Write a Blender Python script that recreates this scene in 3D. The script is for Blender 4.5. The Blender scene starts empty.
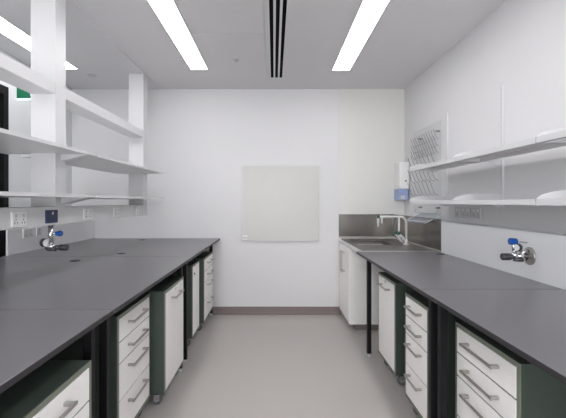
import bpy, bmesh, math
from mathutils import Vector, Matrix
C = bpy.context.scene.collection
PI = math.pi
D = 4.5                       # distance to the back wall
ZC = 2.671                    # ceiling height
XL, XR, YB = -2.4, 1.546, -3.2

# ------------------------------------------------------------------ materials
def mat(name, col, rough=.5, metal=0., noise=0., nscale=60., bump=0., bscale=200., emit=0., trans=0., alpha=1., spec=.5, coat=0.):
    m = bpy.data.materials.new(name); m.use_nodes = True
    nt = m.node_tree; b = nt.nodes['Principled BSDF']
    b.inputs['Base Color'].default_value = (*col, 1)
    b.inputs['Roughness'].default_value = rough
    b.inputs['Metallic'].default_value = metal
    b.inputs['Specular IOR Level'].default_value = spec
    b.inputs['Coat Weight'].default_value = coat
    tc = nt.nodes.new('ShaderNodeTexCoord')
    if noise:
        n = nt.nodes.new('ShaderNodeTexNoise'); n.inputs['Scale'].default_value = nscale; n.inputs['Detail'].default_value = 4
        nt.links.new(tc.outputs['Object'], n.inputs['Vector'])
        r = nt.nodes.new('ShaderNodeValToRGB')
        r.color_ramp.elements[0].position = .3; r.color_ramp.elements[1].position = .7
        r.color_ramp.elements[0].color = tuple(c*(1-noise) for c in col)+(1,)
        r.color_ramp.elements[1].color = tuple(min(1, c*(1+noise)) for c in col)+(1,)
        nt.links.new(n.outputs['Fac'], r.inputs['Fac']); nt.links.new(r.outputs['Color'], b.inputs['Base Color'])
    if bump:
        n2 = nt.nodes.new('ShaderNodeTexNoise'); n2.inputs['Scale'].default_value = bscale
        nt.links.new(tc.outputs['Object'], n2.inputs['Vector'])
        bp = nt.nodes.new('ShaderNodeBump'); bp.inputs['Strength'].default_value = bump; bp.inputs['Distance'].default_value = .001
        nt.links.new(n2.outputs['Fac'], bp.inputs['Height']); nt.links.new(bp.outputs['Normal'], b.inputs['Normal'])
    if emit:
        b.inputs['Emission Color'].default_value = (*col, 1); b.inputs['Emission Strength'].default_value = emit
    b.inputs['Transmission Weight'].default_value = trans
    b.inputs['Alpha'].default_value = alpha
    return m
M = dict(
    wall=mat('wall_paint', (.705, .702, .708), .55, noise=.006, nscale=3, bump=.05),
    wall_left=mat('wall_paint_grey', (.68, .695, .70), .6, noise=.006, nscale=3, bump=.05),
    lining=mat('wall_lining', (.70, .70, .672), .4, noise=.006, nscale=2),
    duct=mat('service_duct_white', (.84, .85, .87), .4, noise=.005, nscale=3),
    upstand=mat('upstand_laminate', (.90, .90, .91), .35, noise=.004, nscale=4),
    bowl=mat('shaded_bowl_steel', (.20, .19, .175), .42, 1., noise=.05, nscale=30),  # same stainless as the sink top, the bowl's shade put into the colour
    ceiling=mat('ceiling_paint', (.70, .69, .70), .8, noise=.006, nscale=3, bump=.05),
    floor=mat('vinyl_floor', (.50, .47, .445), .42, noise=.035, nscale=240, bump=.05, spec=.35),
    skirting=mat('vinyl_skirting', (.20, .165, .155), .5, noise=.03, nscale=120),
    worktop=mat('grey_laminate', (.150, .145, .152), .30, noise=.05, nscale=350, bump=.04, bscale=500, spec=.9),
    edge=mat('worktop_edge', (.026, .024, .028), .5, noise=.03),
    black=mat('black_steel', (.007, .0065, .008), .5, noise=.05, spec=.2),
    backing=mat('black_board', (.005, .005, .006), .7, noise=.05, spec=.1),
    green=mat('green_laminate', (.053, .070, .058), .5, noise=.04, nscale=20),
    edging=mat('sage_edging', (.19, .21, .165), .5, noise=.03),
    front=mat('offwhite_laminate', (.93, .915, .895), .45, noise=.015, nscale=25),
    handle=mat('satin_nickel', (.50, .48, .46), .33, 1., noise=.03),
    chrome=mat('chrome', (.72, .72, .73), .15, 1., noise=.02),
    darkmetal=mat('dark_knurled_metal', (.10, .10, .11), .4, .8, noise=.2, nscale=300),
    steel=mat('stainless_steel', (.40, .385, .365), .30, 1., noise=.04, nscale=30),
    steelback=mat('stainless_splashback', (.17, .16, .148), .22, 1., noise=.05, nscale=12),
    steeledge=mat('stainless_edge', (.72, .71, .69), .35, 1., noise=.02),
    white=mat('white_powder_coat', (.66, .66, .665), .32, noise=.005, nscale=5),
    plastic=mat('white_plastic', (.80, .80, .79), .35, noise=.01),
    greyplastic=mat('grey_plastic', (.56, .56, .57), .4, noise=.01),
    darkplastic=mat('dark_plastic', (.03, .03, .035), .4, noise=.05),
    navy=mat('navy_plastic', (.004, .017, .07), .45, noise=.05),
    blue=mat('blue_plastic', (.006, .09, .40), .35, noise=.05),
    knob=mat('green_plastic', (.0, .065, .03), .35, noise=.05),
    board=mat('board_surface', (.565, .565, .538), .35, noise=.012, nscale=6),
    rubber=mat('grey_rubber', (.12, .125, .13), .6, noise=.05),
    lens=mat('lamp_diffuser', (1., .985, 1.), .5, emit=7.8),
    slot=mat('slot_black', (.004, .004, .005), .8, noise=.05, spec=.05),
    soap=mat('blue_soap_window', (.30, .38, .62), .2, noise=.05),
    sign=mat('sign_green', (.0, .12, .055), .4, emit=.12),
    signwhite=mat('sign_white', (.62, .74, 1.), .4, emit=.8),
    glass=mat('door_glass', (.014, .022, .034), .08, noise=.05),
    peg=mat('peg_steel', (.30, .28, .28), .3, .9, noise=.02),
)
# clear acrylic: mostly see-through
def clear(name, tint, a):
    m = bpy.data.materials.new(name); m.use_nodes = True
    nt = m.node_tree; nt.nodes.clear()
    o = nt.nodes.new('ShaderNodeOutputMaterial'); mx = nt.nodes.new('ShaderNodeMixShader')
    t = nt.nodes.new('ShaderNodeBsdfTransparent'); t.inputs['Color'].default_value = (*tint, 1)
    g = nt.nodes.new('ShaderNodeBsdfPrincipled'); g.inputs['Base Color'].default_value = (.75, .77, .8, 1); g.inputs['Roughness'].default_value = .12
    mx.inputs['Fac'].default_value = a
    nt.links.new(t.outputs[0], mx.inputs[1]); nt.links.new(g.outputs[0], mx.inputs[2]); nt.links.new(mx.outputs[0], o.inputs[0])
    return m
M['acrylic'] = clear('clear_acrylic', (.975, .98, .98), .03)
M['pane'] = clear('window_pane_glass', (.97, .98, .98), .04)
M['tray'] = clear('clear_tray_acrylic', (.85, .88, .92), .32)

# ------------------------------------------------------------------ mesh helpers
class MB:
    def __init__(s): s.bm = bmesh.new(); s.mats = []
    def mi(s, m):
        if m not in s.mats: s.mats.append(m)
        return s.mats.index(m)
    def box(s, x0, x1, y0, y1, z0, z1, m=None, bev=0., seg=2):
        t = bmesh.new()
        r = bmesh.ops.create_cube(t, size=1)
        for v in t.verts:
            v.co = Vector(((x0+x1)/2+v.co.x*abs(x1-x0), (y0+y1)/2+v.co.y*abs(y1-y0), (z0+z1)/2+v.co.z*abs(z1-z0)))
        if bev: bmesh.ops.bevel(t, geom=t.edges[:], offset=bev, segments=seg, affect='EDGES', profile=.5)
        s._merge(t, m); return s
    def prism(s, pts, axis, a, b, m=None):
        """pts 2-D outline; axis 'x','y','z' is the extrusion axis; the outline lies in the other two, in order"""
        t = bmesh.new()
        def P(p, h):
            return {'x': (h, p[0], p[1]), 'y': (p[0], h, p[1]), 'z': (p[0], p[1], h)}[axis]
        A = [t.verts.new(P(p, a)) for p in pts]; B = [t.verts.new(P(p, b)) for p in pts]
        t.faces.new(A); t.faces.new(B[::-1]); n = len(pts)
        for i in range(n): t.faces.new((A[i], B[i], B[(i+1) % n], A[(i+1) % n]))
        bmesh.ops.recalc_face_normals(t, faces=t.faces[:])
        s._merge(t, m); return s
    def cyl(s, p, q, r, r2=None, m=None, n=20, bev=0.):
        p, q = Vector(p), Vector(q); d = q-p
        t = bmesh.new()
        bmesh.ops.create_cone(t, cap_ends=True, segments=n, radius1=r, radius2=r if r2 is None else r2, depth=d.length)
        if bev:
            es = [e for e in t.edges if abs(e.verts[0].co.z-e.verts[1].co.z) < 1e-6]
            bmesh.ops.bevel(t, geom=es, offset=bev, segments=2, affect='EDGES', profile=.5)
        mt = Matrix.Translation((p+q)/2) @ d.to_track_quat('Z', 'Y').to_matrix().to_4x4()
        bmesh.ops.transform(t, matrix=mt, verts=t.verts)
        for f in t.faces: f.smooth = len(f.verts) == 4
        s._merge(t, m); return s
    def tube(s, pts, r, m=None, n=12):
        pts = [Vector(p) for p in pts]; t = bmesh.new(); rings = []
        up = None
        for i, p in enumerate(pts):
            d = (pts[min(i+1, len(pts)-1)]-pts[max(i-1, 0)]).normalized()
            if up is None:
                up = Vector((0, 0, 1)) if abs(d.z) < .9 else Vector((0, 1, 0))
            u = d.cross(up).normalized(); w = u.cross(d).normalized(); up = w
            rings.append([t.verts.new(p+r*(math.cos(a)*u+math.sin(a)*w)) for a in [2*PI*k/n for k in range(n)]])
        for a, b in zip(rings, rings[1:]):
            for k in range(n):
                f = t.faces.new((a[k], a[(k+1) % n], b[(k+1) % n], b[k])); f.smooth = True
        t.faces.new(rings[0][::-1]); t.faces.new(rings[-1])
        bmesh.ops.recalc_face_normals(t, faces=t.faces[:])
        s._merge(t, m); return s
    def sphere(s, c, r, m=None, sc=(1, 1, 1)):
        t = bmesh.new(); bmesh.ops.create_uvsphere(t, u_segments=18, v_segments=12, radius=r)
        for v in t.verts: v.co = Vector((c[0]+v.co.x*sc[0], c[1]+v.co.y*sc[1], c[2]+v.co.z*sc[2]))
        for f in t.faces: f.smooth = True
        s._merge(t, m); return s
    def _merge(s, t, m):
        i = s.mi(m) if m is not None else 0
        for f in t.faces: f.material_index = i
        me = bpy.data.meshes.new('tmp'); t.to_mesh(me); t.free()
        s.bm.from_mesh(me); bpy.data.meshes.remove(me)
    def build(s, name, material=None, parent=None, off=(0, 0, 0)):
        if material is None: pass
        else: s.mats = [material] if not s.mats else s.mats
        me = bpy.data.meshes.new(name); 
        if off != (0, 0, 0): bmesh.ops.translate(s.bm, vec=Vector(off), verts=s.bm.verts)
        s.bm.to_mesh(me); s.bm.free()
        for m in s.mats: me.materials.append(m)
        o = bpy.data.objects.new(name, me); C.objects.link(o)
        if parent: o.parent = parent
        return o
def tag(o, label, cat, group=None):
    o['label'] = label; o['category'] = cat
    if group: o['group'] = group
    return o
def empty(name, loc, label, cat, group=None, rz=0):
    o = bpy.data.objects.new(name, None); C.objects.link(o); o.location = loc; o.rotation_euler = (0, 0, rz)
    o.empty_display_size = .1
    return tag(o, label, cat, group)
def struct(name, mb, material=None, parent=None):
    o = mb.build(name, material, parent)
    if not parent: o['kind'] = 'structure'
    return o

# ------------------------------------------------------------------ the room
struct('floor', MB().box(XL-.1, XR+.1, YB-.1, D+.1, -.1, 0), M['floor'])
struct('ceiling', MB().box(XL-.1, XR+.1, YB-.1, D+.1, ZC, ZC+.1), M['ceiling'])
struct('wall_back', MB().box(XL-.1, XR+.1, D, D+.1, 0, ZC), M['wall'])
WX0, WX1, WZ0, WZ1 = -2.1, 1.3, .45, 2.4      # unseen window added behind the viewer to brighten camera-facing surfaces
wf = MB()
wf.box(XL-.1, XR+.1, YB-.1, YB, 0, WZ0); wf.box(XL-.1, XR+.1, YB-.1, YB, WZ1, ZC); wf.box(XL-.1, WX0, YB-.1, YB, WZ0, WZ1); wf.box(WX1, XR+.1, YB-.1, YB, WZ0, WZ1)
struct('wall_front', wf, M['wall'])
wn = MB()
wn.box(WX0, WX1, YB-.08, YB-.02, WZ0, WZ0+.05).box(WX0, WX1, YB-.08, YB-.02, WZ1-.05, WZ1)
for k in range(4):
    x = WX0+k*(WX1-WX0-.05)/3; wn.box(x, x+.05, YB-.08, YB-.02, WZ0+.05, WZ1-.05)
win = struct('fill_window_1', wn, M['white'])
for k in range(3):
    x = WX0+.05+k*(WX1-WX0-.05)/3
    MB().box(x, x+(WX1-WX0-.05)/3-.05, YB-.052, YB-.048, WZ0+.05, WZ1-.05).build('pane', M['pane'], win)
pl = bpy.data.lights.new('sky_portal', 'AREA'); pl.shape = 'RECTANGLE'; pl.size = WX1-WX0; pl.size_y = WZ1-WZ0; pl.cycles.is_portal = True
po = bpy.data.objects.new('sky_portal', pl); C.objects.link(po); po.location = ((WX0+WX1)/2, YB-.09, (WZ0+WZ1)/2); po.rotation_euler = (PI/2, 0, 0)
struct('wall_right', MB().box(XR, XR+.1, YB, D, 0, ZC), M['wall'])
DY0, DY1, DZ = 2.35, 3.41, 2.36        # dark glazed door in the left wall
wl = MB()
wl.box(XL-.1, XL, YB, DY0, 0, ZC); wl.box(XL-.1, XL, DY1, D, 0, ZC); wl.box(XL-.1, XL, DY0, DY1, DZ, ZC)
struct('wall_left', wl, M['wall_left'])
dr = struct('door_1', MB().box(XL-.06, XL+.012, DY0, DY0+.06, 0, DZ).box(XL-.06, XL+.012, DY1-.06, DY1, 0, DZ)
            .box(XL-.06, XL+.012, DY0+.06, DY1-.06, DZ-.07, DZ).box(XL-.06, XL+.012, DY0+.06, DY1-.06, 0, .08), M['black'])
MB().box(XL-.045, XL-.03, DY0+.06, DY1-.06, .08, DZ-.07).build('door_glass', M['glass'], dr)
MB().box(XL-.03, XL-.022, DY1-.13, DY1-.10, .08, DZ-.07).build('glazing_bar', M['darkmetal'], dr)
# boxed-in services behind the left bench, and along the right bench
o = MB().box(-2.145, -2.131, 3.03, 4.495, .9, 1.23, bev=.002).build('upstand_panel', M['upstand']); tag(o, 'low white panel standing on the rear edge of the left bench, holding small sockets', 'panel')
struct('trim_1', MB().box(1.43, XR, YB, D, 0, 1.165, bev=.003), M['duct'])
# warm white wall lining over the sink end of the back wall
struct('trim_2', MB().box(.767, XR, D-.008, D, .9, ZC), M['lining'])
# shallow strip on the ceiling carrying the shelf uprights
struct('trim_3', MB().box(-1.50, -1.344, .2, D-.12, ZC-.018, ZC, bev=.002), M['ceiling'])
# ceiling panels between lamp row and slot diffuser
struct('trim_4', MB().box(-.650, -.077, 3.012, 4.088, ZC-.005, ZC, bev=.0015), M['ceiling'])
struct('trim_5', MB().box(-.650, -.077, .9, 3.005, ZC-.005, ZC, bev=.0015), M['ceiling'])
# coved vinyl skirting on the back wall
prof = [(D, 0), (D, .088), (D-.006, .086), (D-.008, .03)]
for k in range(7):
    a = k/6*PI/2
    prof.append((D-.008-.024*(1-math.cos(a)), .028-.025*math.sin(a)))
prof.append((D-.032, 0))
struct('baseboard_back', MB().prism(prof, 'x', -2.12, .80), M['skirting'])

# ------------------------------------------------------------------ ceiling lamps
def lamp(name, x0, x1, y0, y1, label, group='recessed strip lights in the ceiling'):
    r = empty(name, ((x0+x1)/2, (y0+y1)/2, ZC), label, 'ceiling light', group)
    cx, cy = (x0+x1)/2, (y0+y1)/2; w, l = (x1-x0)/2, (y1-y0)/2; e = .005
    f = MB()
    f.box(-w-e, -w, -l-e, l+e, -.009, 0); f.box(w, w+e, -l-e, l+e, -.009, 0)
    f.box(-w, w, -l-e, -l, -.009, 0); f.box(-w, w, l, l+e, -.009, 0)
    f.build('frame', M['white'], r)
    MB().box(-w, w, -l, l, -.006, -.001).build('diffuser', M['lens'], r)
    return r
lamp('strip_light', -.834, -.668, 1.3, 3.815, 'white ceiling strip light left of the slot air diffuser, over the left bench edge')
lamp('strip_light', .592, .762, .8, 3.84, 'white ceiling strip light right of the slot air diffuser')
lamp('strip_light', -2.15, -1.97, 1.5, 3.80, 'ceiling strip light furthest left, seen behind the white shelf uprights')
# further lamps of the same rows, behind the camera
for y in (-2.6,):
    for x0, x1, t in ((-.834, -.668, 'left'), (.592, .762, 'right')):
        lamp('strip_light', x0, x1, y, y+3., 'ceiling strip light %s, over the %s side of the aisle' % ('behind the viewer', t))
sd = empty('slot_diffuser', (.027, 2.3, ZC), 'linear ceiling air diffuser with three black slots between the strip lights', 'air vent')
y0, y1 = -1.8, 4.088-2.3
MB().box(-.097, .097, y0, y1, -.002, 0).build('backing', M['slot'], sd)
fr = MB()
xs = [(-.097, -.060), (-.032, -.014), (.014, .032), (.060, .097)]
for a, b in xs: fr.box(a, b, y0, y1, -.007, -.002)
fr.box(-.097, .097, y1-.012, y1+.001, -.0075, -.002); fr.box(-.097, .097, y0, y0+.012, -.0075, -.002)
fr.build('frame', M['ceiling'], sd)
se = empty('ceiling_sensor', (-.357, 3.56, ZC-.005), 'small round flush sensor in the ceiling panel left of the slot diffuser', 'sensor')
MB().cyl((0, 0, -.006), (0, 0, 0), .033, n=24, bev=.002).build('rim', M['greyplastic'], se)
MB().cyl((0, 0, -.022), (0, 0, -.006), .012, .016, n=16).build('sensor_head', M['greyplastic'], se)
s2 = MB().cyl((0, 0, -.008), (0, 0, 0), .045, n=24, bev=.002).build('ceiling_sensor', M['greyplastic']); s2.location = (-1.93, 4.02, ZC)
tag(s2, 'small grey disc on the ceiling beyond the furthest left strip light', 'sensor')

# ------------------------------------------------------------------ exit sign
ex = empty('exit_sign', (-2.10, 3.36, ZC), 'green emergency exit sign hanging behind the white shelving, near the dark door', 'sign')
MB().box(-.175, .175, -.012, .012, -.425, -.255, bev=.003).build('panel', M['sign'], ex)
MB().box(-.178, .178, -.016, .016, -.437, -.425, bev=.002).build('light_edge', M['signwhite'], ex)
MB().cyl((-.0, 0, -.255), (0, 0, 0), .008).build('rod', M['white'], ex)
MB().box(-.052, .05, -.0135, -.012, -.40, -.275).build('pictogram', M['signwhite'], ex)
MB().prism([(-.062, -.345), (-.02, -.31), (-.02, -.335), (.035, -.335), (.035, -.355), (-.02, -.355), (-.02, -.38)], 'y', -.0155, -.0135).build('arrow', M['navy'], ex)
gs = MB().box(XL-.03, XL-.024, 3.10, 3.24, 1.90, 1.99, bev=.001).build('door_sign', M['knob'])
tag(gs, 'small green safety sticker on the glass of the dark door at far left', 'sign')

# ------------------------------------------------------------------ worktops
def worktop(x0, x1, y0, y1, label, name='worktop', front=1):
    t = MB(); t.box(x0, x1, y0, y1, .88, .90, M['worktop'], bev=.0012, seg=1)
    o = t.build(name); 
    e = MB().box(x1 if front > 0 else x0-.0008, x1+.0008 if front > 0 else x0, y0+.001, y1-.001, .8805, .8985).build('edge_band', M['edge'], o)
    return tag(o, label, 'worktop', 'grey laminate worktops')
worktop(-2.13, -.642, -.1, 1.5135, 'grey worktop of the left bench, section nearest the viewer above the open green cabinet')
worktop(-2.13, -.642, 1.519, 2.984, 'grey worktop of the left bench, middle section below the hanging gas tap')
worktop(-2.15, -.642, 2.989, 4.497, 'grey worktop of the left bench, far section against the back wall')
worktop(.718, 1.427, -.1, 1.867, 'grey worktop of the right bench, section nearest the viewer', front=-1)
worktop(.718, 1.427, 1.872, 3.297, 'grey worktop of the right bench, section beside the sink', front=-1)
for x, y, l in ((-1.455, 2.77, 'black round cable grommet in the left bench, nearest the blue socket'),
                (-1.276, 3.16, 'black round cable grommet in the left bench, middle one of three'),
                (-1.50, 4.30, 'black round cable grommet in the left bench, closest to the back wall'),
                (1.375, 3.13, 'black round cable grommet in the right bench by the end of the steel splashback')):
    o = MB().cyl((0, 0, 0), (0, 0, .003), .036, n=24, bev=.001).cyl((0, 0, .003), (0, 0, .0045), .022, n=20).build('cable_grommet', M['darkplastic'])
    o.location = (x, y, .90); tag(o, l, 'grommet', 'cable grommets in the worktops')

# ------------------------------------------------------------------ bench frames
def bench_frame(xf, xb, ya, yb, label):
    """xf aisle side, xb wall side"""
    s = 1 if xf > xb else -1
    cx, cy = (xf+xb)/2, (ya+yb)/2
    r = empty('bench_frame', (cx, cy, 0), label, 'bench frame', 'black steel bench frames')
    w = .034
    for x in (xf, xb+s*w):
        for y in (ya, yb-w):
            a, b = sorted((x, x-s*w))
            lg = MB().box(a-cx, b-cx, y-cy, y+w-cy, .03, .84, bev=.002).build('leg', M['black'], r)
            MB().cyl(((a+b)/2-cx, y+w/2-cy, 0), ((a+b)/2-cx, y+w/2-cy, .03), .016, n=16).build('foot', M['greyplastic'], lg)
    lo, hi = sorted((xf, xb))
    for y in (ya, yb-w): MB().box(lo-cx, hi-cx, y-cy, y+w-cy, .84, .88).build('cross_rail', M['black'], r)
    a, b = sorted((xf, xf-s*w)); c, d = sorted((xb, xb+s*w))
    MB().box(a-cx, b-cx, ya+w-cy, yb-w-cy, .84, .88).build('long_rail', M['black'], r)
    MB().box(c-cx, d-cx, ya+w-cy, yb-w-cy, .84, .88).build('long_rail', M['black'], r)
    return r
bench_frame(-.72, -2.08, .1, 1.528, 'black steel frame under the left worktop section nearest the viewer')
bench_frame(-.72, -2.08, 1.632, 2.985, 'black steel frame under the middle section of the left worktop')
bench_frame(-.72, -2.08, 3.12, 4.45, 'black steel frame under the far section of the left worktop')
bench_frame(.80, 1.395, .1, 1.852, 'black steel frame under the near section of the right worktop')
bench_frame(.80, 1.395, 1.932, 3.276, 'black steel frame under the right worktop next to the sink')
o = MB().box(-1.43, -1.41, .15, 4.4, 0, .838).build('modesty_panel', M['backing']); tag(o, 'black back board standing under the middle of the left bench', 'panel')
o = MB().box(1.404, 1.427, .15, 3.28, 0, .838).build('modesty_panel', M['backing']); tag(o, 'black back board standing under the right bench at the wall', 'panel')

# ------------------------------------------------------------------ mobile cabinets  (local: front at x=0 facing +x, width along y, origin on the floor)
ZB, ZT, DEP = .092, .752, .50
def handle_mb(y, z, L):
    h = MB(); n = L/2
    h.box(.030, .038, y-n, y+n, z-.006, z+.006, bev=.002)
    for s in (-1, 1): h.box(0, .034, y+s*(n-.012)-.008, y+s*(n-.012)+.008, z-.006, z+.006, bev=.0015)
    return h
def casters(r, wd):
    for sx in (-.06, -DEP+.07):
        for sy in (-1, 1):
            y = sy*(wd/2-.055)
            c = MB().cyl((sx, y, .078), (sx, y, ZB), .022, n=16).box(sx-.026, sx+.012, y-.020, y-.016, .028, .080, bev=.001).box(sx-.026, sx+.012, y+.016, y+.020, .028, .080, bev=.001).box(sx-.026, sx+.012, y-.02, y+.02, .070, .080, bev=.001)
            co = c.build('caster', M['chrome'], r)
            MB().cyl((sx-.008, y-.014, .034), (sx-.008, y+.014, .034), .034, n=24, bev=.004).build('wheel', M['rubber'], co)
            MB().cyl((sx-.008, y-.0225, .034), (sx-.008, y+.0225, .034), .012, n=16).build('hub', M['chrome'], co)
def carcass(r, wd):
    w = wd/2; t = .018; g = M['green']
    c = MB().box(-DEP, -.006, -w, -w+t, ZB, ZT, g).box(-DEP, -.006, w-t, w, ZB, ZT, g).box(-DEP, -.006, -w+t, w-t, ZT-t, ZT, g).box(-DEP, -.006, -w+t, w-t, ZB, ZB+t, g).box(-DEP, -DEP+.01, -w+t, w-t, ZB+t, ZT-t, g)
    o = c.build('carcass', None, r)
    e = MB(); t2 = .018
    e.box(-.006, -.001, -w, -w+t2, ZB, ZT).box(-.006, -.001, w-t2, w, ZB, ZT).box(-.006, -.001, -w+t2, w-t2, ZT-t2, ZT).box(-.006, -.001, -w+t2, w-t2, ZB, ZB+t2)
    eo = e.build('edging', M['edging'], o); eo['label'] = 'pale sage green front edging'
    return o
def drawer_cabinet(x, y0, y1, side, label, hl=.25):
    wd = y1-y0; r = empty('drawer_cabinet', (x, (y0+y1)/2, 0), label, 'drawer cabinet', 'green drawer cabinets under the benches', 0 if side > 0 else PI)
    carcass(r, wd); w = wd/2-.0195
    top = ZT-.0195; hs = (.122, .111, .191, .1975); g = .0065
    for h in hs:
        d = MB().box(-.019, .001, -w, w, top-h+g, top, bev=.0015).build('drawer', M['front'], r)
        handle_mb(0, top-.045, hl).build('handle', M['handle'], d)
        if h != hs[-1]: MB().box(-.018, -.003, -w, w, top-h+.0006, top-h+g-.0006).build('gap_shade_strip', M['backing'], r)  # dark filler strip added so the gap between drawers reads as shade
        top -= h
    casters(r, wd); return r
def door_cabinet(x, y0, y1, side, label, hl=.22, hinge=1, lock=True):
    wd = y1-y0; r = empty('door_cabinet', (x, (y0+y1)/2, 0), label, 'door cabinet', 'green door cabinets under the benches', 0 if side > 0 else PI)
    carcass(r, wd); w = wd/2-.0195
    d = MB().box(-.019, .001, -w, w, ZB+.0195, ZT-.0195, bev=.0015).build('door', M['front'], r)
    if hl: handle_mb(0, ZT-.075, hl).build('handle', M['handle'], d)
    if lock: MB().cyl((0, -w+.045 if not hl else 0, ZT-.085 if not hl else ZT-.035), (.008, -w+.045 if not hl else 0, ZT-.085 if not hl else ZT-.035), .010, n=16).build('lock', M['darkmetal'] if not hl else M['chrome'], d)
    casters(r, wd); return r
drawer_cabinet(-.667, .80, 1.386, 1, 'white drawer cabinet with green top under the near left bench, cut by the picture corner')
drawer_cabinet(-.785, 1.905, 2.40, 1, 'white four drawer cabinet under the left bench right after the near black legs')
door_cabinet(-.702, 2.44, 2.945, 1, 'white door cabinet under the left bench with grey green side and bar handle')
door_cabinet(-.74, 3.44, 3.76, 1, 'narrow white door cabinet with small dark lock under the far left bench', hl=0)
drawer_cabinet(-.713, 3.865, 4.42, 1, 'white four drawer cabinet under the left bench closest to the back wall')
door_cabinet(.862, 2.70, 3.135, -1, 'white door cabinet on casters under the right bench, next to the sink')
drawer_cabinet(.838, 2.06, 2.425, -1, 'slim white four drawer cabinet under the middle of the right bench', hl=.20)
drawer_cabinet(.876, 1.352, 1.832, -1, 'white drawer cabinet under the right bench nearest the viewer')

# ------------------------------------------------------------------ sink unit
SY = 3.30
sc = empty('sink_cabinet', (1.1, 4.19, 0), 'white two door cabinet under the steel sink beside the back wall', 'cabinet')
def L(mb): return mb  # shapes below are given in world coordinates, shifted by off
off = (-1.1, -4.19, 0)
MB().box(.79, 1.42, 3.915, 4.48, .07, .862).build('carcass', M['front'], sc, off)
MB().box(.775, 1.42, 3.897, 3.914, .07, .862, bev=.001).build('end_panel', M['front'], sc, off)
MB().box(.79, 1.40, 3.792, 3.806, .70, .864, bev=.001).build('apron', M['front'], sc, off)
MB().box(.85, 1.40, 3.93, 4.46, 0, .07).build('plinth', M['skirting'], sc, off)
for a, b, hy in ((3.916, 4.190, 4.150), (4.193, 4.466, 4.235)):
    d = MB().box(.772, .789, a, b, .075, .855, bev=.0015).build('door', M['front'], sc, off)
    MB().box(.735, .744, hy-.008, hy+.008, .56, .79, bev=.002).box(.74, .774, hy-.006, hy+.006, .565, .58).box(.74, .774, hy-.006, hy+.006, .77, .785).build('handle', M['handle'], d, off)
# stainless sink top with bowl
st = empty('laboratory_sink', (1.1, 3.9, .9), 'stainless steel sink top with one bowl at the end of the right bench', 'sink')
o2 = (-1.1, -3.9, -.9)
bx0, bx1, by0, by1 = .845, 1.20, 3.815, 4.20
tp = MB()
tp.box(.772, bx0, SY, 4.478, .887, .90).box(bx1, 1.427, SY, 4.478, .887, .90).box(bx0, bx1, SY, by0, .887, .90).box(bx0, bx1, by1, 4.478, .887, .90)
for k in range(6): tp.box(.90+k*.055, .905+k*.055, SY+.09, by0-.06, .90, .9022)   # drainer ribs
tp.build('drainer', M['steel'], st, o2)
MB().box(.765, .772, SY, 4.478, .865, .904, bev=.001).build('front_lip', M['steeledge'], st, o2)
MB().box(.765, 1.427, SY-.001, SY+.003, .8805, .9025).build('joint_strip', M['steeledge'], st, o2)
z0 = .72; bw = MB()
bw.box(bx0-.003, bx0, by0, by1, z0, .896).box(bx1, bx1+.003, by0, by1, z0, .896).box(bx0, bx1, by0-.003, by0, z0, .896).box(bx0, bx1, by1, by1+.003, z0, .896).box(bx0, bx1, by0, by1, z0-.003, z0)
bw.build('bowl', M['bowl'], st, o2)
MB().cyl((1.02, 4.0, z0), (1.02, 4.0, z0+.004), .04, n=24).build('drain', M['chrome'], st, o2)
MB().cyl((1.135, 3.93, z0), (1.135, 3.93, .885), .024, n=20).build('overflow_pipe', M['steeledge'], st, o2)
MB().box(.767, 1.427, 4.478, 4.4875, .880, .918, bev=.003).build('back_lip', M['steel'], st, o2)
# splashback, L shaped
sp = empty('splashback', (1.43, 4.49, .92), 'stainless steel splashback in the corner behind the sink', 'splashback')
o3 = (-1.43, -4.49, -.92)
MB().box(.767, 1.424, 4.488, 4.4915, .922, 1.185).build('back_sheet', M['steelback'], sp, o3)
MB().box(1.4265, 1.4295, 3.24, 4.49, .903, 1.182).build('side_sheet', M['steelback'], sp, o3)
MB().box(1.414, 1.4265, 3.24, 4.478, .9025, .914, bev=.002).build('side_bead', M['steeledge'], sp, o3)

# tap
TY = .85*D; TX = 1.335
tpn = empty('laboratory_tap', (TX, TY, .90), 'white swan neck laboratory tap with green knobs behind the sink bowl', 'tap')
W = M['white']
MB().cyl((0, 0, 0), (0, 0, .012), .030, bev=.003).cyl((0, 0, .012), (0, 0, .05), .018).build('base', W, tpn)
pts = [(0, 0, .03), (0, 0, .22)]
for k in range(1, 9):
    a = k/8*PI/2; pts.append((-.062*(1-math.cos(a)), 0, .22+.062*math.sin(a)))
pts += [(-.15, 0, .282), (-.285, 0, .282)]
MB().tube(pts, .0105, n=14).build('swan_neck', W, tpn)
MB().tube([(-.073, 0, .275), (-.073, 0, .13), (-.070, 0, .105)], .0095).build('second_riser', W, tpn)
MB().tube([(-.005, 0, .035), (-.04, 0, .075), (-.072, 0, .108)], .013).tube([(-.03, -.0, .025), (-.06, 0, .04), (-.078, 0, .065), (-.07, 0, .10)], .009).build('valve_body', W, tpn)
for x, z, dx in ((-.078, .118, 0), (-.113, .122, 0)):
    kk = MB()
    for i in range(4):
        a = i*PI/4; kk.box(-.016, .016, -.013, .013, -.005, .005)
        bmesh.ops.rotate(kk.bm, verts=kk.bm.verts, cent=(0, 0, 0), matrix=Matrix.Rotation(PI/4, 3, 'Y'))
    kk.cyl((0, -.016, 0), (0, .016, 0), .014, n=12)
    ko = kk.build('knob', M['knob'], tpn); ko.location = (x, -.01, z); ko['label'] = 'green turning knob'
MB().tube([(-.113, 0, .118), (-.098, 0, .09), (-.06, 0, .06)], .009).build('valve_arm', W, tpn)
ko = MB().cyl((-.285, -.014, .282), (-.285, .014, .282), .017, n=10, bev=.002).box(-.302, -.268, -.010, .010, .276, .288).build('knob', M['knob'], tpn); ko['label'] = 'green knob at the end of the arm'
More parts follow.
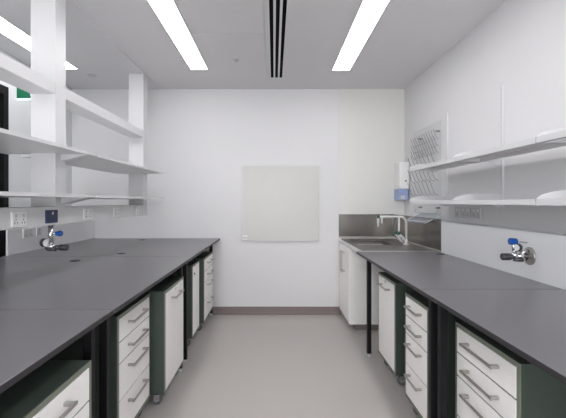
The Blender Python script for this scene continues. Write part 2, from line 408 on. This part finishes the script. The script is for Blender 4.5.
MB().cyl((-.283, 0, .265), (-.283, 0, .205), .011, .009).cyl((-.283, 0, .205), (-.283, 0, .178), .008, .004).build('nozzle', W, tpn)
MB().cyl((-.245, 0, .275), (-.245, 0, .232), .010, .008).cyl((-.245, 0, .232), (-.245, 0, .212), .007, .004).build('nozzle', W, tpn)

# soap dispenser on the back wall
sd2 = empty('soap_dispenser', (1.470, D-.008, 1.353), 'white wall soap dispenser with blue window, right of the sink corner', 'dispenser')
MB().box(-.050, .068, -.20, 0, .125, .43, bev=.014, seg=3).build('cover', M['plastic'], sd2)
MB().box(-.046, .058, -.185, 0, 0, .125, bev=.006).build('soap_window', M['soap'], sd2)
MB().box(-.03, .02, -.19, -.185, .005, .05, bev=.002).build('pump_lever', M['greyplastic'], sd2)
MB().cyl((.022, -.200, .215), (.022, -.206, .215), .009, n=16).build('lock', M['darkplastic'], sd2)

# whiteboard
wb = empty('whiteboard', (.082, D, 1.3), 'square pale grey writing board hung on the middle of the back wall', 'board')
x0, x1, z0, z1 = -.378-.082+.0, .541-.082, -.435, .430+.0
x0, x1 = (242-274)/84.2-.082, (319.5-274)/84.2-.082
z0, z1 = 1.33-(241-202)/84.2-1.3, 1.33+(202-165.5)/84.2-1.3
MB().box(x0+.012, x1-.012, -.022, -.002, z0+.006, z1-.012).build('panel', M['board'], wb)
MB().box(x0, x0+.012, -.026, -.001, z0, z1, bev=.002).box(x1-.012, x1, -.026, -.001, z0, z1, bev=.002).box(x0+.012, x1-.012, -.026, -.001, z1-.012, z1, bev=.002).build('frame', M['white'], wb)
MB().box(x0+.012, x1-.012, -.026, -.001, z0, z0+.006).build('bottom_rail', M['greyplastic'], wb)
MB().box(x0+.016, x0+.066, -.032, -.022, z0+.012, z0+.028, bev=.002).box(x0+.016, x0+.066, -.028, -.022, z0+.05, z0+.07, bev=.001).build('pen_clip', M['plastic'], wb)

# ------------------------------------------------------------------ left shelving (hung from the ceiling strip)
UX0, UX1 = -1.497, -1.344
def upright(y0, y1, label):
    r = empty('shelf_upright', ((UX0+UX1)/2, (y0+y1)/2, 1.30), label, 'shelf upright', 'white shelf uprights over the left bench')
    w = (UX1-UX0)/2; l = (y1-y0)/2; H = ZC-.018-1.30
    m = MB().box(-w, w, -l, l, 0, H, bev=.002)
    m.build('post', M['white'], r)
    s = MB()
    for k in range(14):
        z = .05+k*.098
        s.cyl((w-.0005, -l+.012, z), (w+.0015, -l+.012, z), .0035, n=10)
    s.build('fixing_holes', M['greyplastic'], r)
    MB().box(-w-.004, w+.004, -l-.004, l+.004, H-.006, H).build('top_plate', M['white'], r)
    return r
U1 = (.5177*D, .5440*D); U2 = (.867*D, .8946*D)
upright(*U1, 'broad white shelf upright on the left, nearer the viewer')
upright(*U2, 'broad white shelf upright further back, near the back wall')
def lshelf(y0, y1, z, gaps, label):
    """double-sided shelf, notched round the uprights"""
    r = empty('shelf', (-1.42, (y0+y1)/2, z), label, 'shelf', 'white shelves over the left bench')
    cy = (y0+y1)/2; t = .014
    g = [g for g in gaps if g[0] < y1 and g[1] > y0][0]; xa, xb = UX0+1.42-.002, UX1+1.42+.002
    m = MB().prism([(-.25, y0-cy), (.246, y0-cy), (.246, y1-cy), (xb, y1-cy), (xb, g[0]-cy), (xa, g[0]-cy), (xa, y1-cy), (-.25, y1-cy)], 'z', -t, 0)
    m.build('board', M['white'], r)
    MB().box(.2462, .2500, y0-cy, y1-cy, -.016, .002).box(-.254, -.2502, y0-cy, y1-cy, -.016, .002).build('edge_lip', M['white'], r)
    return r
gaps = [(U1[0]-.003, U1[1]+.003), (U2[0]-.003, U2[1]+.003)]
Ya, Yb, Yc, Yd = .9, .530*D, .5585*D, .896*D
lshelf(Ya, Yb, 1.645, gaps, 'upper white shelf left of the near upright, cut by the picture edge')
lshelf(Yc, Yd, 1.645, gaps, 'upper white shelf between the near and far uprights')
lshelf(Ya, Yb, 1.374, gaps, 'lower white shelf left of the near upright, cut by the picture edge')
lshelf(Yc, Yd, 1.374, gaps, 'lower white shelf between the near and far uprights, above the sockets')
for z, w_ in ((1.645, 'upper'), (1.374, 'lower')):
    y = (Yb+Yc)/2; 
    pr = [(UX1+.001, z-.055), (UX1+.001, z-.003), (-1.176, z-.003), (-1.176, z-.014)]
    o = MB().prism(pr, 'y', Yb+.004, Yc-.004).build('shelf_bracket', M['white']); tag(o, 'tapered white bracket carrying the %s shelves at the near upright' % w_, 'bracket', 'tapered brackets on the near upright')
for a, b, l in ((Ya, U1[0]-.001, 'white box beam high up left of the near upright'), (U1[1]+.001, U2[0]-.001, 'white box beam high up joining the near and far uprights')):
    o = MB().box(-1.495, -1.346, a, b, 1.995, 2.067, bev=.0015).build('cross_beam', M['white']); tag(o, l, 'beam', 'white cross beams between uprights')
# service trunking under the shelves
o = MB().box(UX0, UX1, .9, U2[1], 1.19, 1.30, bev=.002).build('service_trunking', M['white']); tag(o, 'long white service trunking with sockets hanging over the left bench', 'trunking')
# sockets on the trunking
def socket(loc, rz, label, w=.115, h=.078, cm='plastic', n=2, group='sockets on the left trunking', detail='greyplastic'):
    """local: plate in the XZ plane facing -Y"""
    r = empty('power_socket', loc, label, 'socket', group, rz)
    MB().box(-w/2, w/2, -.011, 0, -h/2, h/2, bev=.003).build('plate', M[cm], r)
    for k in range(n):
        cx = (k-(n-1)/2)*w/n if n > 1 else 0
        MB().box(cx-.007, cx+.007, -.0135, -.011, h*.14, h*.36, bev=.001).build('switch', M[detail], r)
        p = MB(); 
        for dx, dz in ((0, -.002), (-.010, -.018), (.010, -.018)): p.box(cx+dx-.0025, cx+dx+.0025, -.0118, -.0108, dz-.005, dz+.005)
        p.build('pin_holes', M['rubber'] if cm != 'navy' else M['darkplastic'], r)
    return r
LZ = 1.243
socket((UX1, .4415*D, LZ-.004), PI/2, 'white power socket on the left trunking, nearest the viewer')
s = socket((UX1, .507*D, LZ), PI/2, 'dark blue power socket on the left trunking above the gas tap', cm='navy', detail='white', n=1)
socket((UX1, .6045*D, LZ), PI/2, 'white power socket just right of the blue one, on the left trunking')
socket((UX1, .7145*D, LZ), PI/2, 'white power socket on the left trunking, middle of the far three')
socket((UX1, .829*D, LZ), PI/2, 'white power socket on the left trunking, closest to the back wall')
socket((-2.13, .7265*D, 1.062), PI/2, 'white double socket low on the boxed wall behind the left bench', group='low sockets behind the left bench', w=.125)
socket((-2.13, .760*D, 1.062), PI/2, 'white single socket low on the boxed wall behind the left bench', w=.07, n=1, group='low sockets behind the left bench')

# gas tap hanging under the trunking
gt = empty('gas_tap', (-1.385, .5225*D, 1.19), 'chrome gas tap with blue handle hanging from the left trunking', 'gas tap')
MB().cyl((0, 0, -.125), (0, 0, 0), .0155, n=20).cyl((0, 0, -.006), (0, 0, 0), .022, n=20).build('drop_pipe', M['chrome'], gt)
MB().cyl((.0, 0, -.058), (.034, 0, -.056), .008).build('spindle', M['chrome'], gt)
hb = MB().cyl((.030, 0, -.056), (.060, 0, -.055), .012, .019, n=12, bev=.002).cyl((.060, 0, -.055), (.068, 0, -.055), .019, .015, n=12)
hb.box(.036, .066, -.022, .022, -.060, -.050, bev=.002).build('handle', M['blue'], gt)
gg = MB().cyl((-.042, -.004, -.112), (-.020, -.014, -.112), .027, n=28, bev=.002).build('gauge', M['darkplastic'], gt)
MB().cyl((-.020, -.0145, -.112), (-.0165, -.0158, -.112), .023, n=28).build('dial', M['plastic'], gg)
MB().sphere((0, 0, -.135), .021, sc=(1.3, 1, 1)).cyl((-.03, 0, -.138), (.02, 0, -.138), .015).build('valve_body', M['chrome'], gt)
nz = MB().cyl((.015, 0, -.142), (.06, 0, -.142), .014, n=18).cyl((.055, 0, -.142), (.105, 0, -.142), .0185, n=18, bev=.003)
for k in range(5): nz.cyl((.060+k*.009, 0, -.142), (.064+k*.009, 0, -.142), .0197, n=18)
nz.build('nozzle', M['darkmetal'], gt)
MB().cyl((-.022, 0, -.150), (.034, -.006, -.153), .013, n=16).build('hose_tail', M['darkmetal'], gt)

# gas tap on the right wall box
gt = empty('gas_tap', (1.43, .470*D, 1.028), 'chrome gas tap with blue handle and gauge on the wall above the right bench', 'gas tap')
MB().cyl((0, 0, 0), (-.010, 0, 0), .050, n=28, bev=.003).build('mounting_plate', M['handle'], gt)
MB().cyl((-.008, 0, .028), (-.055, 0, .020), .010).cyl((-.008, 0, .0), (-.09, -.01, .004), .014).sphere((-.095, -.01, .008), .020).cyl((-.02, 0, -.02), (-.06, -.004, -.006), .009).cyl((-.095, -.01, .02), (-.105, -.01, .085), .009).build('valve_body', M['chrome'], gt)
MB().cyl((-.082, -.01, .083), (-.122, -.01, .083), .017, .019, n=12, bev=.003).box(-.118, -.086, -.028, .008, .078, .088, bev=.002).build('handle', M['blue'], gt)
MB().cyl((-.020, -.005, .076), (-.084, -.01, .083), .004).build('spindle', M['handle'], gt)
gg = MB().cyl((-.072, -.010, .050), (-.092, -.022, .050), .023, n=28, bev=.002).build('gauge', M['darkplastic'], gt)
MB().cyl((-.0922, -.0222, .050), (-.0948, -.0238, .050), .018, n=28).build('dial', M['plastic'], gg)
nz = MB().cyl((-.085, -.01, .004), (-.125, -.016, -.002), .013, n=18).cyl((-.120, -.016, -.002), (-.170, -.02, .001), .0185, n=18, bev=.003)
for k in range(5): nz.cyl((-.126-k*.009, -.0165-k*.0005, -.001), (-.130-k*.009, -.0168-k*.0005, -.001), .0197, n=18)
nz.build('nozzle', M['darkmetal'], gt)
MB().cyl((-.05, -.012, -.020), (-.10, -.015, -.016), .011, n=14).build('hose_tail', M['darkmetal'], gt)

# ------------------------------------------------------------------ right wall shelving
WX = XR
stY = [.386*D, .5675*D, .749*D]
names = ['slotted white wall rail on the right, out beside the picture edge', 'slotted white wall rail on the right behind the middle of the shelves', 'slotted white wall rail on the right beside the peg rack']
for y, l in zip(stY, names):
    z0, z1 = 1.295, 2.125
    r = empty('wall_rail', (WX, y, z0), l, 'shelf rail', 'slotted wall rails on the right wall')
    MB().box(-.014, 0, -.0125, .0125, 0, z1-z0, bev=.001).build('rail', M['white'], r)
    s = MB()
    for k in range(25): s.box(-.0146, -.0139, -.004, .004, .02+k*.032, .036+k*.032)
    s.build('slots', M['greyplastic'], r)
XF = 1.20; XBK = 1.50
def rshelf(y0, y1, z, label):
    r = empty('shelf', ((XF+XBK)/2, (y0+y1)/2, z), label, 'shelf', 'white steel shelves on the right wall')
    w = (XBK-XF)/2; l = (y1-y0)/2-.0035
    MB().box(-w+.002, w, -l, l, -.006, -.001).build('board', M['white'], r)
    MB().box(-w, -w+.0016, -l, l, -.030, 0).box(-w, -w+.012, -l, l, -.030, -.0285).build('front_lip', M['white'], r)
    MB().box(w-.115, w-.095, -l, l, -.028, -.0065, bev=.001).build('stiffener', M['white'], r)
    return r
for z, zn in ((1.628, 'upper'), (1.343, 'lower')):
    rshelf(stY[1], stY[2], z, '%s white shelf on the right wall, far board overlapping the peg rack' % zn)
    rshelf(stY[0], stY[1], z, '%s white shelf on the right wall, board above the gas tap' % zn)
    rshelf(stY[0]-.8, stY[0], z, '%s white shelf on the right wall, board cut by the right picture edge' % zn)
    for y, yn in zip(stY, ('nearest the viewer', 'in the middle', 'by the peg rack')):
        p = [(XF+.004, z-.024), (XF+.004, z+.004), (XF+.03, z+.022), (XF+.09, z+.038), (XF+.16, z+.042), (XF+.26, z+.042), (WX-.015, z+.036), (WX-.015, z-.05), (WX-.04, z-.05), (WX-.10, z-.028)]
        o = MB().prism(p, 'y', y-.0016, y+.0016).build('shelf_bracket', M['white']); tag(o, 'thin white plate bracket of the %s right shelf, %s' % (zn, yn), 'bracket', 'plate brackets on the right wall')
# sockets below the right shelf
for k, (a, b, n) in enumerate(((.697, .716, 1), (.660, .689, 2), (.627, .654, 2))):
    socket((WX, (a+b)/2*D, 1.243), -PI/2, ('grey single socket under the right shelf, closest to the sink', 'grey double socket under the right shelf, middle of three', 'grey double socket under the right shelf, nearest the viewer of three')[k],
           w=(b-a)*D, h=.086, n=n, group='sockets under the right shelf', cm='greyplastic', detail='plastic')

# ------------------------------------------------------------------ peg drying rack
dk = empty('drying_rack', (1.52, 3.78, 1.20), 'clear acrylic drying rack with rows of steel pegs on the right wall', 'drying rack')
ya, yb = .766*D-3.78, .914*D-3.78
MB().box(-.004, .004, ya, yb, .01, .88, bev=.001).build('back_panel', M['acrylic'], dk)
for y in (.785*D-3.78, .88*D-3.78):
    for z in (.79, .075):
        MB().cyl((-.012, y, z), (.0255, y, z), .009, n=14).build('stud', M['peg'], dk)
def peg(y, z, out, up):
    MB().tube([(0, y, z), (-out*.45, y, z+up*.12), (-out*.75, y+.002, z+up*.5), (-out*1.1, y, z+up)], .003, n=6).build('peg', M['peg'], dk)
for r_ in range(3):
    for c in range(7): peg(ya+.055+c*(yb-ya-.09)/6, .19+r_*.14, .075, .145)
for r_ in range(3):
    for c in range(11): peg(ya+.05+c*(yb-ya-.085)/10, .585+r_*.065, .045, .09)
MB().tube([(-.01, ya+.05, .06), (-.02, ya+.05, .03), (-.02, ya+.09, .02), (-.02, yb-.13, .02), (-.02, yb-.09, .03), (-.01, yb-.09, .06)], .0025, n=6).build('wire_loop', M['peg'], dk)
tr = MB().prism([(-.004, .018), (-.160, -.062), (-.160, -.045), (-.163, -.045), (-.163, -.066), (-.004, .014)], 'y', ya-.04, yb-.20).build('drip_tray', M['tray'], dk)
te = MB()
te.tube([(-.161, ya-.04, -.050), (-.161, yb-.20, -.050)], .0022, n=6).tube([(-.161, ya-.04, -.060), (-.004, ya-.04, .016)], .0022, n=6).tube([(-.161, yb-.20, -.060), (-.004, yb-.20, .016)], .0022, n=6)
te.build('tray_rim', M['plastic'], tr)

# ------------------------------------------------------------------ camera, world
cam = bpy.data.cameras.new('camera'); co = bpy.data.objects.new('camera', cam); C.objects.link(co)
co.location = (0, 0, 1.33); co.rotation_euler = (PI/2, 0, 0)
f = 84.2*D; cam.sensor_width = 36; cam.lens = f/566*36
cam.shift_x = (283-274)/566; cam.shift_y = -(209-202)/566; cam.clip_start = .05
S = bpy.context.scene; S.camera = co
w = bpy.data.worlds.new('world'); S.world = w; w.use_nodes = True
w.node_tree.nodes['Background'].inputs['Color'].default_value = (.98, .97, 1, 1)
w.node_tree.nodes['Background'].inputs['Strength'].default_value = 7.2
S.view_settings.view_transform = 'Standard'; S.view_settings.look = 'None'
S.view_settings.exposure = .36; S.view_settings.gamma = 1; S.view_settings.use_curve_mapping = False
S.cycles.max_bounces = 12; S.cycles.diffuse_bounces = 8; S.cycles.transparent_max_bounces = 12
